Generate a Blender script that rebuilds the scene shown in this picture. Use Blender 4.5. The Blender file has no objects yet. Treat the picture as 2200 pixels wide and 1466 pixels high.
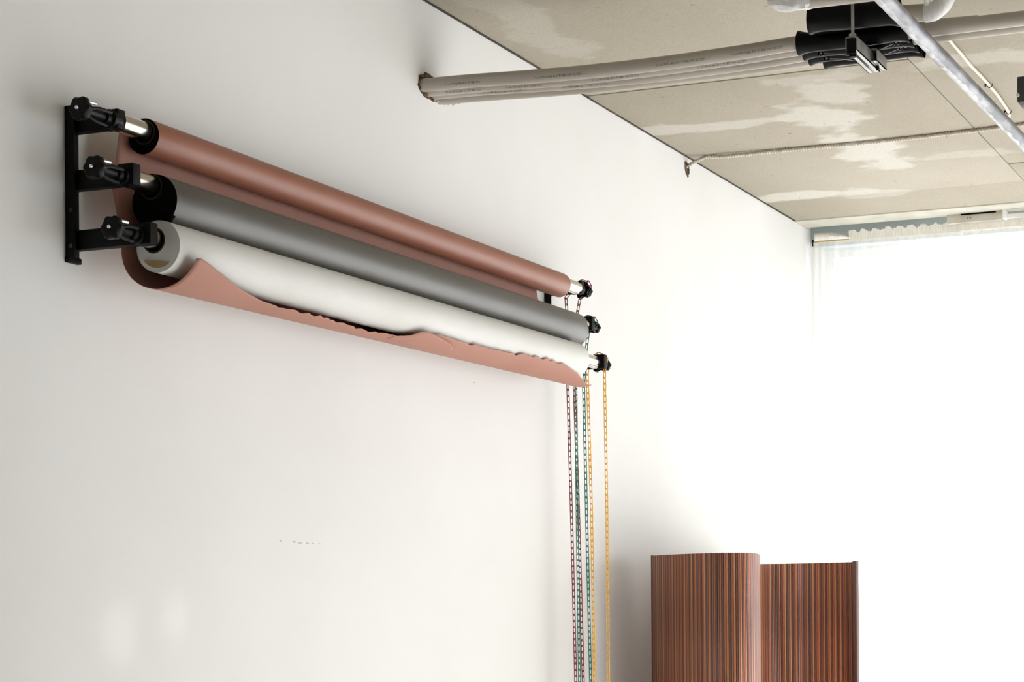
import bpy, bmesh, math, random
from mathutils import Vector, Matrix

random.seed(7)
PI = math.pi
SC = bpy.context.scene
COL = SC.collection

# ------------------------------------------------------------------ camera
FPX, CX, CY, ROLL, HC = 4400.0, 1100.0, 1288.0, 0.008, 1.45   # pixel frame 2200 x 1466
YAW = math.radians(23.85)
vR = Vector((math.cos(YAW), math.sin(YAW), 0)); vD = Vector((-math.sin(YAW), math.cos(YAW), 0)); vU = Vector((0, 0, 1))
cr, sr = math.cos(ROLL), math.sin(ROLL)
cam = bpy.data.cameras.new('camera'); camo = bpy.data.objects.new('camera', cam); COL.objects.link(camo)
cX = vR*cr - vU*sr; cY = vR*sr + vU*cr; cZ = -vD
camo.matrix_world = Matrix(((cX.x, cY.x, cZ.x, 0), (cX.y, cY.y, cZ.y, 0), (cX.z, cY.z, cZ.z, HC), (0, 0, 0, 1)))
cam.sensor_width = 36; cam.lens = 36*FPX/2200
cam.shift_x = 0; cam.shift_y = (CY-733)/2200
cam.clip_start = .05
SC.camera = camo

# ------------------------------------------------------------------ world, lights, exposure
SC.view_settings.view_transform = 'Standard'; SC.view_settings.look = 'None'
SC.view_settings.gamma = 1; SC.view_settings.use_curve_mapping = False
SC.view_settings.exposure = -0.80
SC.cycles.use_denoising = True
SC.cycles.max_bounces = 10; SC.cycles.diffuse_bounces = 6; SC.cycles.transparent_max_bounces = 12
w = bpy.data.worlds.new('overcast_sky'); SC.world = w; w.use_nodes = True
w.node_tree.nodes['Background'].inputs[0].default_value = (.93, .96, 1, 1)
w.node_tree.nodes['Background'].inputs[1].default_value = 4.2

def area(name, loc, target, sx, sy, power, color=(1, 1, 1)):
    l = bpy.data.lights.new(name, 'AREA'); l.shape = 'RECTANGLE'; l.size = sx; l.size_y = sy
    l.energy = power; l.color = color
    o = bpy.data.objects.new(name, l); COL.objects.link(o); o.location = loc
    o.rotation_euler = (Vector(target)-Vector(loc)).to_track_quat('-Z', 'Y').to_euler()
    return o
# daylight just outside the two windows
area('daylight_far_window', (1.2, 11.1, 1.45), (1.2, 0, .9), 8.0, 2.6, 300, (.97, .985, 1))
area('daylight_side_window', (6.2, 6.6, 1.1), (-2.9, 7.6, 1.3), 3.6, 1.8, 70, (.98, .99, 1))

sun = bpy.data.lights.new('low_sun', 'SUN'); sun.energy = 34; sun.angle = .02; sun.color = (1, .99, .97)
suno = bpy.data.objects.new('low_sun', sun); COL.objects.link(suno); suno.rotation_euler = Vector((-.95, -.10, -.292)).to_track_quat('-Z', 'Y').to_euler()

def glint(loc, target, ang, power):      # added spot lamps that stand in for sun glints on the wall
    l = bpy.data.lights.new('glint_spot', 'SPOT'); l.energy = power; l.color = (1, .93, .82); l.spot_size = ang; l.spot_blend = 1; l.shadow_soft_size = .02
    o = bpy.data.objects.new('glint_spot', l); COL.objects.link(o); o.location = loc; o.rotation_euler = (Vector(target)-Vector(loc)).to_track_quat('-Z', 'Y').to_euler()
glint((1.6, 5.2, .5), (-2.9, 4.187, 1.375), .046, 150); glint((1.6, 5.6, .5), (-2.9, 4.435, 1.41), .034, 165)

# ------------------------------------------------------------------ pixel -> point on a real plane
def ray(u, v):
    a, b = u-CX, CY-v
    return vD*FPX + vR*(a*cr+b*sr) + vU*(-a*sr+b*cr)
CAM = Vector((0, 0, HC))
def on_x(u, v, x): r = ray(u, v); return CAM + r*(x/r.x)
def on_y(u, v, y): r = ray(u, v); return CAM + r*(y/r.y)
def on_z(u, v, z): r = ray(u, v); return CAM + r*((z-HC)/r.z)
def on_d(u, v, d): return CAM + ray(u, v)*(d/FPX)

# ------------------------------------------------------------------ materials
def lin(c): return tuple((x/255/12.92 if x/255 <= .04045 else ((x/255+.055)/1.055)**2.4) for x in c)
def mat(name, rgb, rough=.6, metal=0, spec=.5, rgb2=None, nscale=6, stretch=(1, 1, 1), bump=0, bscale=60, ramp=(.35, .65)):
    m = bpy.data.materials.new(name); m.use_nodes = True
    nt = m.node_tree; N = nt.nodes; L = nt.links; b = N['Principled BSDF']
    b.inputs['Base Color'].default_value = (*lin(rgb), 1); b.inputs['Roughness'].default_value = rough
    b.inputs['Metallic'].default_value = metal; b.inputs['Specular IOR Level'].default_value = spec
    tc = N.new('ShaderNodeTexCoord'); mp = N.new('ShaderNodeMapping'); mp.inputs['Scale'].default_value = stretch
    L.new(tc.outputs['Object'], mp.inputs['Vector'])
    if rgb2:
        n = N.new('ShaderNodeTexNoise'); n.inputs['Scale'].default_value = nscale; n.inputs['Detail'].default_value = 8
        L.new(mp.outputs[0], n.inputs['Vector'])
        r = N.new('ShaderNodeValToRGB'); r.color_ramp.elements[0].position = ramp[0]; r.color_ramp.elements[1].position = ramp[1]
        r.color_ramp.elements[0].color = (*lin(rgb), 1); r.color_ramp.elements[1].color = (*lin(rgb2), 1)
        L.new(n.outputs['Fac'], r.inputs[0]); L.new(r.outputs[0], b.inputs['Base Color'])
    if bump:
        n2 = N.new('ShaderNodeTexNoise'); n2.inputs['Scale'].default_value = bscale; n2.inputs['Detail'].default_value = 5
        L.new(mp.outputs[0], n2.inputs['Vector'])
        bp = N.new('ShaderNodeBump'); bp.inputs['Strength'].default_value = bump; bp.inputs['Distance'].default_value = .002
        L.new(n2.outputs['Fac'], bp.inputs['Height']); L.new(bp.outputs[0], b.inputs['Normal'])
    return m

M = {}
M['wall'] = mat('wall_paint', (233, 233, 232), .7, spec=.3, rgb2=(229, 229, 227), nscale=1.3, bump=.10, bscale=220)
M['white_wall'] = mat('white_paint', (238, 238, 236), .8)
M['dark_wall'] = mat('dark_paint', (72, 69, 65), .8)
M['floor'] = mat('floor_concrete', (236, 236, 235), .5, rgb2=(228, 228, 227), nscale=1.2)
M['black'] = mat('black_powder_coat', (7, 7, 8), .6, spec=.18, bump=.05, bscale=300)
M['black_gloss'] = mat('black_plastic', (5, 5, 6), .45, spec=.16, rgb2=(7, 7, 8))
M['black_matte'] = mat('matte_and_shade_black', (5, 5, 5), .9, spec=.1, rgb2=(8, 7, 7))
M['chrome'] = mat('aluminium_tube', (222, 216, 204), .2, metal=1, rgb2=(206, 200, 188), nscale=30, stretch=(1, .05, 1))
M['steel'] = mat('screw_steel', (215, 215, 215), .3, metal=1)
M['dull_screw'] = mat('blackened_screw', (70, 68, 64), .5, metal=.5)
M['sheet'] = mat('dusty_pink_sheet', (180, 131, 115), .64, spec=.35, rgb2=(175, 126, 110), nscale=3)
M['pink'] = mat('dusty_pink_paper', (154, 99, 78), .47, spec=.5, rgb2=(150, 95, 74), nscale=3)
M['grey'] = mat('charcoal_paper', (78, 74, 68), .46, spec=1.0, rgb2=(74, 70, 64), nscale=3)
M['white_paper'] = mat('white_paper', (224, 224, 221), .6, spec=.4, rgb2=(218, 218, 214), nscale=3)
M['core'] = mat('cardboard_core', (190, 178, 155), .85, rgb2=(172, 158, 132), nscale=14)
M['core_dark'] = mat('brown_core', (58, 46, 34), .9, rgb2=(46, 36, 27))
M['core_tan'] = mat('cardboard_scrap', (176, 148, 96), .85, rgb2=(158, 132, 84), nscale=20)
M['pvc'] = mat('grey_pvc', (190, 183, 172), .42, spec=.4, rgb2=(174, 167, 157), nscale=5, stretch=(.6, 3, 3))
M['pvc_line'] = mat('pvc_print', (74, 70, 66), .6)
M['galv'] = mat('galvanised_steel', (98, 98, 102), .42, metal=.6, rgb2=(160, 160, 164), nscale=16, stretch=(1, .35, 1), ramp=(.40, .60), bump=.25, bscale=40)
M['residue'] = mat('white_zinc_residue', (218, 218, 221), .6, rgb2=(150, 150, 154), nscale=28, stretch=(1, .5, 1), ramp=(.42, .68))
M['film'] = mat('white_plastic_film', (236, 236, 236), .25, spec=.6, rgb2=(200, 200, 198), nscale=25, bump=.6, bscale=50)
M['tape'] = mat('white_tape', (240, 240, 238), .4, rgb2=(222, 222, 220), nscale=40, stretch=(4, 1, 1))
M['conduit'] = mat('armoured_conduit', (208, 200, 186), .42, metal=.3, rgb2=(180, 170, 156), nscale=30)
M['cable'] = mat('cream_cable', (226, 217, 202), .5, rgb2=(214, 204, 188), nscale=20)
M['zinc'] = mat('zinc_strut', (176, 176, 172), .4, metal=.7, rgb2=(150, 150, 146), nscale=20)
M['wire'] = mat('tie_wire', (190, 190, 190), .3, metal=.8)
M['lintel'] = mat('pale_plaster', (206, 203, 190), .85, rgb2=(190, 186, 172), nscale=9, bump=.3)
M['bluegrey'] = mat('blue_grey_paint', (186, 198, 200), .7, rgb2=(172, 186, 189), nscale=4)
M['brass'] = mat('pale_brass', (206, 184, 138), .35, metal=.4)
M['hole'] = mat('torn_plaster', (122, 92, 68), .95, rgb2=(56, 44, 36), nscale=55, ramp=(.4, .6))
M['plaster_crumb'] = mat('plaster_crumb', (214, 208, 198), .9, rgb2=(186, 176, 162), nscale=60)
M['darkbox'] = mat('dark_grey_box', (64, 66, 65), .6, rgb2=(58, 60, 59))
M['gap'] = mat('gap_shade', (62, 57, 50), .9, rgb2=(110, 104, 94), nscale=7, ramp=(.55, .75))
M['red'] = mat('red_chain_plastic', (150, 40, 50), .4, rgb2=(140, 36, 46))
M['green'] = mat('green_chain_plastic', (20, 136, 118), .4, rgb2=(18, 126, 110))
M['yellow'] = mat('yellow_chain_plastic', (255, 200, 60), .4, rgb2=(252, 192, 54))
M['batten'] = mat('slat_edge_wood', (112, 84, 72), .55, rgb2=(98, 72, 62), nscale=20, stretch=(8, 8, .3))
WOOD = [(176, 112, 82), (128, 88, 78), (204, 138, 98), (160, 98, 74), (112, 82, 76), (216, 156, 112), (186, 110, 86), (150, 106, 90)]
M['slats'] = [mat('wood_slat', c, .40, spec=.4, rgb2=tuple(int(k*.86) for k in c), nscale=9, stretch=(10, 10, .45)) for c in WOOD]

# curtain gauze: thin woven white cloth that lets part of the daylight straight through
def gauze():
    m = bpy.data.materials.new('white_gauze'); m.use_nodes = True; nt = m.node_tree; N = nt.nodes; L = nt.links
    N.remove(N['Principled BSDF']); out = N['Material Output']
    d = N.new('ShaderNodeBsdfDiffuse'); d.inputs[0].default_value = (.9, .9, .88, 1)
    t = N.new('ShaderNodeBsdfTranslucent'); t.inputs[0].default_value = (.9, .9, .88, 1)
    tr = N.new('ShaderNodeBsdfTransparent')
    a = N.new('ShaderNodeMixShader'); a.inputs[0].default_value = .5; L.new(d.outputs[0], a.inputs[1]); L.new(t.outputs[0], a.inputs[2])
    tc = N.new('ShaderNodeTexCoord'); wv = N.new('ShaderNodeTexNoise'); wv.inputs['Scale'].default_value = 14
    mp = N.new('ShaderNodeMapping'); mp.inputs['Scale'].default_value = (3, 1, .12); L.new(tc.outputs['Object'], mp.inputs[0]); L.new(mp.outputs[0], wv.inputs['Vector'])
    mr = N.new('ShaderNodeMapRange'); mr.inputs['To Min'].default_value = .45; mr.inputs['To Max'].default_value = .75; L.new(wv.outputs['Fac'], mr.inputs[0])
    b = N.new('ShaderNodeMixShader'); L.new(mr.outputs[0], b.inputs[0]); L.new(tr.outputs[0], b.inputs[1]); L.new(a.outputs[0], b.inputs[2])
    L.new(b.outputs[0], out.inputs[0]); return m
M['gauze'] = gauze()
def glass():
    m = bpy.data.materials.new('window_glass'); m.use_nodes = True; nt = m.node_tree; N = nt.nodes; L = nt.links
    N.remove(N['Principled BSDF']); out = N['Material Output']
    t = N.new('ShaderNodeBsdfTransparent'); g = N.new('ShaderNodeBsdfGlossy'); g.inputs['Roughness'].default_value = .02
    x = N.new('ShaderNodeMixShader'); x.inputs[0].default_value = .06; L.new(t.outputs[0], x.inputs[1]); L.new(g.outputs[0], x.inputs[2])
    L.new(x.outputs[0], out.inputs[0]); return m
M['glass'] = glass()

# ceiling concrete: beige slab with paler scuffed patches of their own
def concrete():
    m = bpy.data.materials.new('ceiling_concrete'); m.use_nodes = True; nt = m.node_tree; N = nt.nodes; L = nt.links
    b = N['Principled BSDF']; b.inputs['Roughness'].default_value = .85; b.inputs['Specular IOR Level'].default_value = .2
    tc = N.new('ShaderNodeTexCoord')
    def noise(sc, det=8, st=(1, 1, 1)):
        mp = N.new('ShaderNodeMapping'); mp.inputs['Scale'].default_value = st; L.new(tc.outputs['Object'], mp.inputs[0])
        n = N.new('ShaderNodeTexNoise'); n.inputs['Scale'].default_value = sc; n.inputs['Detail'].default_value = det; L.new(mp.outputs[0], n.inputs['Vector']); return n
    def ramp(src, p0, p1, c0, c1):
        r = N.new('ShaderNodeValToRGB'); e = r.color_ramp.elements; e[0].position = p0; e[1].position = p1; e[0].color = (*c0, 1); e[1].color = (*c1, 1)
        L.new(src, r.inputs[0]); return r.outputs[0]
    base = ramp(noise(1.1, 10, (1.0, .6, 1)).outputs['Fac'], .3, .7, lin((163, 155, 139)), lin((180, 172, 157)))
    warp = noise(3.5, 9); warp2 = noise(11, 6)
    mask = None
    def math_(op, a, bb, clamp=False):
        n = N.new('ShaderNodeMath'); n.operation = op; n.use_clamp = clamp
        for i, q in enumerate((a, bb)):
            if isinstance(q, (int, float)): n.inputs[i].default_value = q
            else: L.new(q, n.inputs[i])
        return n.outputs[0]
    sx = N.new('ShaderNodeSeparateXYZ'); L.new(tc.outputs['Object'], sx.inputs[0])
    wob = math_('ADD', math_('MULTIPLY', math_('SUBTRACT', warp.outputs['Fac'], .5), 2.6), math_('MULTIPLY', math_('SUBTRACT', warp2.outputs['Fac'], .5), .8))
    for (px, py, ax, ay, amt) in PATCH:
        dx = math_('DIVIDE', math_('SUBTRACT', sx.outputs[0], px), ax); dy = math_('DIVIDE', math_('SUBTRACT', sx.outputs[1], py), ay)
        d = math_('SQRT', math_('ADD', math_('MULTIPLY', dx, dx), math_('MULTIPLY', dy, dy)), 0)
        f = math_('MULTIPLY', math_('MULTIPLY', math_('SUBTRACT', math_('ADD', 1.0, wob), d), 3.2, True), amt)
        mask = f if mask is None else math_('MAXIMUM', mask, f)
    mx = N.new('ShaderNodeMix'); mx.data_type = 'RGBA'; L.new(mask, mx.inputs[0]); L.new(base, mx.inputs[6]); mx.inputs[7].default_value = (*lin((202, 198, 188)), 1)
    # fine dark pits
    pit = ramp(noise(26, 3).outputs['Fac'], .70, .76, (1, 1, 1), (.62, .58, .52))
    m2 = N.new('ShaderNodeMix'); m2.data_type = 'RGBA'; m2.blend_type = 'MULTIPLY'; m2.inputs[0].default_value = 1; L.new(mx.outputs[2], m2.inputs[6]); L.new(pit, m2.inputs[7])
    gr = ramp(noise(140, 2).outputs['Fac'], .3, .7, (.90, .90, .90), (1.05, 1.05, 1.05))
    m3 = N.new('ShaderNodeMix'); m3.data_type = 'RGBA'; m3.blend_type = 'MULTIPLY'; m3.inputs[0].default_value = 1; L.new(m2.outputs[2], m3.inputs[6]); L.new(gr, m3.inputs[7])
    L.new(m3.outputs[2], b.inputs['Base Color'])
    bp = N.new('ShaderNodeBump'); bp.inputs['Strength'].default_value = .25; bp.inputs['Distance'].default_value = .003
    L.new(noise(18, 8).outputs['Fac'], bp.inputs['Height']); L.new(bp.outputs[0], b.inputs['Normal'])
    return m
ZC = 3.375
def cz(u, v): p = on_z(u, v, ZC); return p.x, p.y
PATCH = [(*cz(1560, 268), .42, .10, .8), (*cz(1745, 245), .20, .28, 1), (*cz(1780, 200), .16, .30, .8), (*cz(1850, 315), .16, .36, 1), (*cz(1920, 350), .14, .18, .9),
         (*cz(1730, 420), .34, .10, .9), (*cz(1900, 415), .22, .10, .5), (*cz(1150, 60), .12, .5, .35), (*cz(2110, 125), .30, .14, .6), (*cz(1750, 170), .2, .12, .5), (*cz(2080, 330), .2, .1, .35)]
M['concrete'] = concrete()

# ------------------------------------------------------------------ mesh helpers
class MB:
    def __init__(s): s.v = []; s.f = []
    def add(s, vs, fs):
        o = len(s.v); s.v += [tuple(p) for p in vs]; s.f += [tuple(i+o for i in f) for f in fs]; return s
    def box(s, x0, x1, y0, y1, z0, z1, ch=0.0):
        if ch <= 0:
            vs = [(x, y, z) for z in (z0, z1) for y in (y0, y1) for x in (x0, x1)]
            return s.add(vs, [(0, 2, 3, 1), (4, 5, 7, 6), (0, 1, 5, 4), (2, 6, 7, 3), (0, 4, 6, 2), (1, 3, 7, 5)])
        b = bmesh.new(); bmesh.ops.create_cube(b, size=1)
        for q in b.verts: q.co = Vector(((x0+x1)/2+q.co.x*(x1-x0), (y0+y1)/2+q.co.y*(y1-y0), (z0+z1)/2+q.co.z*(z1-z0)))
        bmesh.ops.bevel(b, geom=b.edges[:], offset=ch, segments=2, profile=.5, affect='EDGES')
        b.verts.index_update(); s.add([q.co[:] for q in b.verts], [[q.index for q in f.verts] for f in b.faces]); b.free(); return s
    def tube(s, pts, r, n=12, caps=True, closed=False):
        pts = [Vector(p) for p in pts]; m = len(pts)
        rs = r if isinstance(r, (list, tuple)) else [r]*m
        rings = []; up = None
        for i, p in enumerate(pts):
            a = pts[i-1] if (i > 0 or closed) else p; c = pts[(i+1) % m] if (i < m-1 or closed) else p
            t = (c-a).normalized() if (c-a).length > 1e-9 else Vector((0, 1, 0))
            if up is None: up = Vector((0, 0, 1)) if abs(t.z) < .9 else Vector((1, 0, 0))
            x = t.cross(up); x.normalize(); y = x.cross(t).normalized(); up = y
            rings.append([p + x*math.cos(2*PI*k/n)*rs[i] + y*math.sin(2*PI*k/n)*rs[i] for k in range(n)])
        vs = [q for rg in rings for q in rg]; fs = []
        for i in range(m if closed else m-1):
            j = (i+1) % m
            for k in range(n): fs.append((i*n+k, i*n+(k+1) % n, j*n+(k+1) % n, j*n+k))
        if caps and not closed: fs += [tuple(range(n-1, -1, -1)), tuple((m-1)*n+k for k in range(n))]
        return s.add(vs, fs)
    def ylathe(s, cx, cz_, prof, n=48, caps=False):       # prof: (y, r); axis along +Y
        vs = [(cx+r*math.cos(2*PI*k/n), y, cz_+r*math.sin(2*PI*k/n)) for y, r in prof for k in range(n)]; fs = []
        for i in range(len(prof)-1):
            for k in range(n): fs.append((i*n+k, (i+1)*n+k, (i+1)*n+(k+1) % n, i*n+(k+1) % n))
        if caps: fs += [tuple(range(n)), tuple((len(prof)-1)*n+k for k in range(n-1, -1, -1))]
        return s.add(vs, fs)
    def yprism(s, outline, y0, y1):                       # outline in (x, z), extruded along Y
        n = len(outline); vs = [(x, y0, z) for x, z in outline]+[(x, y1, z) for x, z in outline]
        return s.add(vs, [tuple(range(n)), tuple(range(2*n-1, n-1, -1))]+[(i, i+n, (i+1) % n+n, (i+1) % n) for i in range(n)])
    def build(s, name, m, parent=None, smooth=True, ang=35):
        me = bpy.data.meshes.new(name); me.from_pydata(s.v, [], s.f); me.validate(); me.materials.append(m)
        b = bmesh.new(); b.from_mesh(me); bmesh.ops.recalc_face_normals(b, faces=b.faces[:]); b.to_mesh(me); b.free()
        if smooth:
            me.polygons.foreach_set('use_smooth', [True]*len(me.polygons)); me.set_sharp_from_angle(angle=math.radians(ang))
        o = bpy.data.objects.new(name, me); COL.objects.link(o)
        if parent: o.parent = parent; o.matrix_parent_inverse = parent.matrix_world.inverted() if False else Matrix.Translation(-parent.location)
        return o
def thing(name, label, cat, loc=(0, 0, 0), group=None):
    o = bpy.data.objects.new(name, None); COL.objects.link(o); o.location = loc; o.empty_display_size = .05
    return tag(o, label, cat, group)
def tag(o, label, cat, group=None):
    o['label'] = label; o['category'] = cat
    if group: o['group'] = group
    return o
def struct(o): o['kind'] = 'structure'; return o

# ------------------------------------------------------------------ the room
XW, YF, XR, YB = -2.9, 10.5, 6.0, -3.0
wl = struct(MB().box(XW-.15, XW, YB, YF+.3, 0, ZC+.1).build('wall_left', M['wall'], smooth=False))
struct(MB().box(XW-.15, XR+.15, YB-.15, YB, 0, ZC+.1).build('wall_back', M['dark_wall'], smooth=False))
fl = struct(MB().box(XW-.15, XR+.15, YB-.15, YF+.3, -.12, 0).build('floor', M['floor'], smooth=False))
# far wall round the big window
fw = MB(); fw.box(XW, XR, YF, YF+.2, 0, .12); fw.box(XW, XW+.05, YF, YF+.2, .12, 3.29); fw.box(5.2, XR, YF, YF+.2, .12, 3.29)
struct(fw.build('wall_far', M['white_wall'], smooth=False))
# right wall with its windows
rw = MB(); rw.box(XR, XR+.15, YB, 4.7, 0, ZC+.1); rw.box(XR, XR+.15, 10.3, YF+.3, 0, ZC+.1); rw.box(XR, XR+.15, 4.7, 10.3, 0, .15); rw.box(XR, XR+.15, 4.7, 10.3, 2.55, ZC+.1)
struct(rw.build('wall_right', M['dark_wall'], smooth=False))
# ceiling: cast concrete bays with recessed joints
cl = struct(MB().box(XW-.15, XR+.15, YB-.15, YF+.3, ZC+.055, ZC+.25).build('ceiling', M['concrete'], smooth=False))
JX = -1.655; J1 = 7.295; J2 = 9.245; JY3 = 10.36; g = .006
bays = [(XW+.006, JX-.002, YB, J1-2.9), (XW+.006, JX-.002, J1-2.9+2*g, J1-g), (XW+.006, JX-.002, J1+g, 9.66), (XW+.006, JX-.002, 9.662, JY3),
        (JX+.002, .75, YB, 5.0), (JX+.002, .75, 5.004, J2-g), (JX+.002, .75, J2+g, 9.65), (JX+.002, .75, 9.652, JY3), (.76, XR, YB, J1-g), (.76, XR, J1+g, JY3)]
for i, (x0, x1, y0, y1) in enumerate(bays):
    dz = [0, 0, .001, 0, .002, .001, .0025, .001, 0, .001][i]
    MB().box(x0, x1, y0, y1, ZC-dz, ZC+.06, .002).build('concrete_bay', M['concrete'], cl)
# strip coloured dark to stand for the shadow gap atop the wall
struct(MB().box(XW, XW+.006, YB, YF-.1, ZC-.004, ZC+.05).build('trim_1', M['gap'], smooth=False))
# plastered slab edge in front of the window head and the blue-grey recess behind it
struct(MB().box(XW, XR, 10.17, JY3+.012, ZC-.006, ZC+.06, .003).build('trim_2', M['lintel']))
struct(MB().box(XW, XR, YF-.02, YF+.2, 3.285, 3.47).build('trim_3', M['bluegrey'], smooth=False))

def window(name, axis, a0, a1, z0, z1, pos, n):
    m = MB(); t = .05
    def bx(p0, p1, q0, q1):
        m.box(p0, p1, pos, pos+.06, q0, q1) if axis == 'x' else m.box(pos, pos+.06, p0, p1, q0, q1)
    bx(a0, a1, z0, z0+t); bx(a0, a1, z1-t, z1)
    for k in range(n+1): c = a0+(a1-a0-t)*k/n; bx(c, c+t, z0+t, z1-t)
    f = struct(m.build(name, M['white_wall'], smooth=False))
    for k in range(n):
        p0 = a0+(a1-a0-t)*k/n+t; p1 = a0+(a1-a0-t)*(k+1)/n; q = MB()
        q.box(p0, p1, pos+.025, pos+.031, z0+t, z1-t) if axis == 'x' else q.box(pos+.025, pos+.031, p0, p1, z0+t, z1-t)
        q.build('glass_pane', M['glass'], f, smooth=False)
window('window_1', 'x', XW+.05, 5.2, .12, 3.285, YF+.08, 5)
window('window_2', 'y', 4.7, 10.3, .15, 2.55, XR+.05, 4)

# ------------------------------------------------------------------ wall brackets
ARMS = [(-2.757, 2.556, 2.597), (-2.716, 2.421, 2.467), (-2.670, 2.280, 2.326)]
TUBES = [(-2.777, 2.576), (-2.746, 2.441), (-2.706, 2.302)]
def bracket(y, side, label):
    t = thing('backdrop_bracket', label, 'bracket', (XW, y, 2.26), 'wall brackets of the backdrop rolls')
    b = MB(); b.box(XW, XW+.006, y-.024, y+.024, 2.262, 2.618, .0015); b.box(XW+.006, XW+.026, y-.024, y-.018, 2.262, 2.618); b.build('wall_plate', M['black'], t)
    MB().box(XW, XW+.014, y-.027, y+.022, 2.250, 2.264, .002).build('plate_foot', M['black'], t)
    for zz in (2.288, 2.372):
        MB().ylathe(XW+.016, zz, [(y-.026, .001), (y-.026, .004), (y-.023, .0055), (y-.018, .0055)], 12).build('plate_screw', M['dull_screw'], t)
    for i, (xe, z0, z1) in enumerate(ARMS):
        yo = y+.003 if side < 0 else y-.003
        a = MB().box(XW+.006, xe-.028, yo-.014, yo+.014, z0, z1, .002).build('arm', M['black'], t)
        xc, zc = TUBES[i]
        # hook plate that cradles the tube: U-shaped block at the end of the arm
        o = [(xe-.062, z0-.001), (xe, z0-.001), (xe, z1+.003), (xe-.004, z1+.005), (xe-.016, z1+.004), (xe-.019, z1-.003)]
        o += [(xc+.020*math.cos(k), zc+.020*math.sin(k)) for k in [(-.1-k*.28)*PI/1.0 for k in range(1, 4)]]
        o += [(xe-.044, z1-.004), (xe-.046, z1+.004), (xe-.056, z1+.003), (xe-.062, z1-.004)]
        MB().box(xe-.045, xe, yo-.016, yo+.016, z0-.001, z1+.004, .003).build('hook_plate', M['black'], a)
    return t
YL, YR = 4.004, 6.895
bracket(YL, -1, 'black steel triple wall bracket at the near left end of the rolls')
bracket(YR, 1, 'black steel triple wall bracket at the far end above the coloured chains')

# ------------------------------------------------------------------ roll expanders with lobed knobs
def lobed(cx, cz_, y0, y1, r, n=6, dep=.07):
    o = [(cx+r*(1-dep+dep*math.cos(n*a))*math.cos(a), cz_+r*(1-dep+dep*math.cos(n*a))*math.sin(a)) for a in [2*PI*k/48 for k in range(48)]]
    o2 = [(cx+(x-cx)*.86, cz_+(z-cz_)*.86) for x, z in o]
    m = MB(); N = len(o); ys = [(y0, o2), (y0+.005, o), (y1-.005, o), (y1, o2)]
    vs = [(x, y, z) for y, q in ys for x, z in q]; fs = [tuple(range(N)), tuple(range(4*N-1, 3*N-1, -1))]
    for j in range(3): fs += [(j*N+i, (j+1)*N+i, (j+1)*N+(i+1) % N, j*N+(i+1) % N) for i in range(N)]
    return m.add(vs, fs)
def near_expander(i, t):
    x, z = TUBES[i]; y = YL-.012
    k0 = [3.862, 3.872, 3.882][i]
    MB().ylathe(x, z, [(y+.02, .001), (y+.02, .0225), (y-.012, .0225), (y-.016, .016), (y-.03, .016), (y-.034, .011), (k0+.03, .011), (k0+.024, .014), (k0+.02, .014), (k0+.02, .001)], 28).build('expander_body', M['black_gloss'], t)
    m = MB()
    for a in (.6, 2.7, 4.8):   # three splayed cone ribs
        m.tube([(x+.009*math.cos(a), k0+.026, z+.009*math.sin(a)), (x+.017*math.cos(a), (k0+y)/2, z+.017*math.sin(a)), (x+.018*math.cos(a), y-.02, z+.018*math.sin(a))], [.003, .005, .0045], 6)
    m.build('expander_ribs', M['black_gloss'], t)
    kb = lobed(x, z, k0, k0+.024, .0285).build('knob', M['black_gloss'], t)
    MB().ylathe(x, z, [(k0-.006, .001), (k0-.006, .0040), (k0-.004, .0050), (k0+.001, .0050)], 12).build('knob_screw', M['steel'], kb)
    MB().tube([(x+.013, k0+.026, z+.017), (x+.019, k0+.045, z+.016)], .0036, 8).build('cotter_pin', M['steel'], t)
def far_expander(i, t, chainmat):
    x, z = TUBES[i]; y = YR+.012
    MB().ylathe(x, z, [(y-.02, .001), (y-.02, .0205), (y+.012, .0205), (y+.016, .014), (y+.075, .014), (y+.075, .001)], 24).build('expander_body', M['black_gloss'], t)
    kb = lobed(x, z, y+.070, y+.088, .021).build('knob', M['black_gloss'], t)
    MB().ylathe(x, z, [(y+.088, .0105), (y+.112, .0105), (y+.114, .001)], 12).build('knob_sleeve', M['chrome'], kb)
    # chain wheel: two flanges and six pegs between them
    gy = GEARY[i]; gr = MB()
    for yy in (gy-.011, gy+.007):
        o = [(x+r*math.cos(a), z+r*math.sin(a)) for a, r in [(2*PI*k/24, .032 if k % 4 in (0, 1) else .025) for k in range(24)]]
        gr.yprism(o, yy, yy+.004)
    gr.ylathe(x, z, [(gy-.008, .021), (gy+.008, .021)], 24)
    w_ = gr.build('chain_wheel', M['black_gloss'], t, smooth=False)
    for k in range(6):
        a = PI*k/3+.26; pg = MB(); pg.tube([(x+.030*math.cos(a), gy-.011, z+.030*math.sin(a)), (x+.030*math.cos(a), gy+.011, z+.030*math.sin(a))], .003, 6)
        pg.build('wheel_peg', M['black_gloss'], w_)
GEARY = [6.940, 6.918, 6.914]

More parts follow.
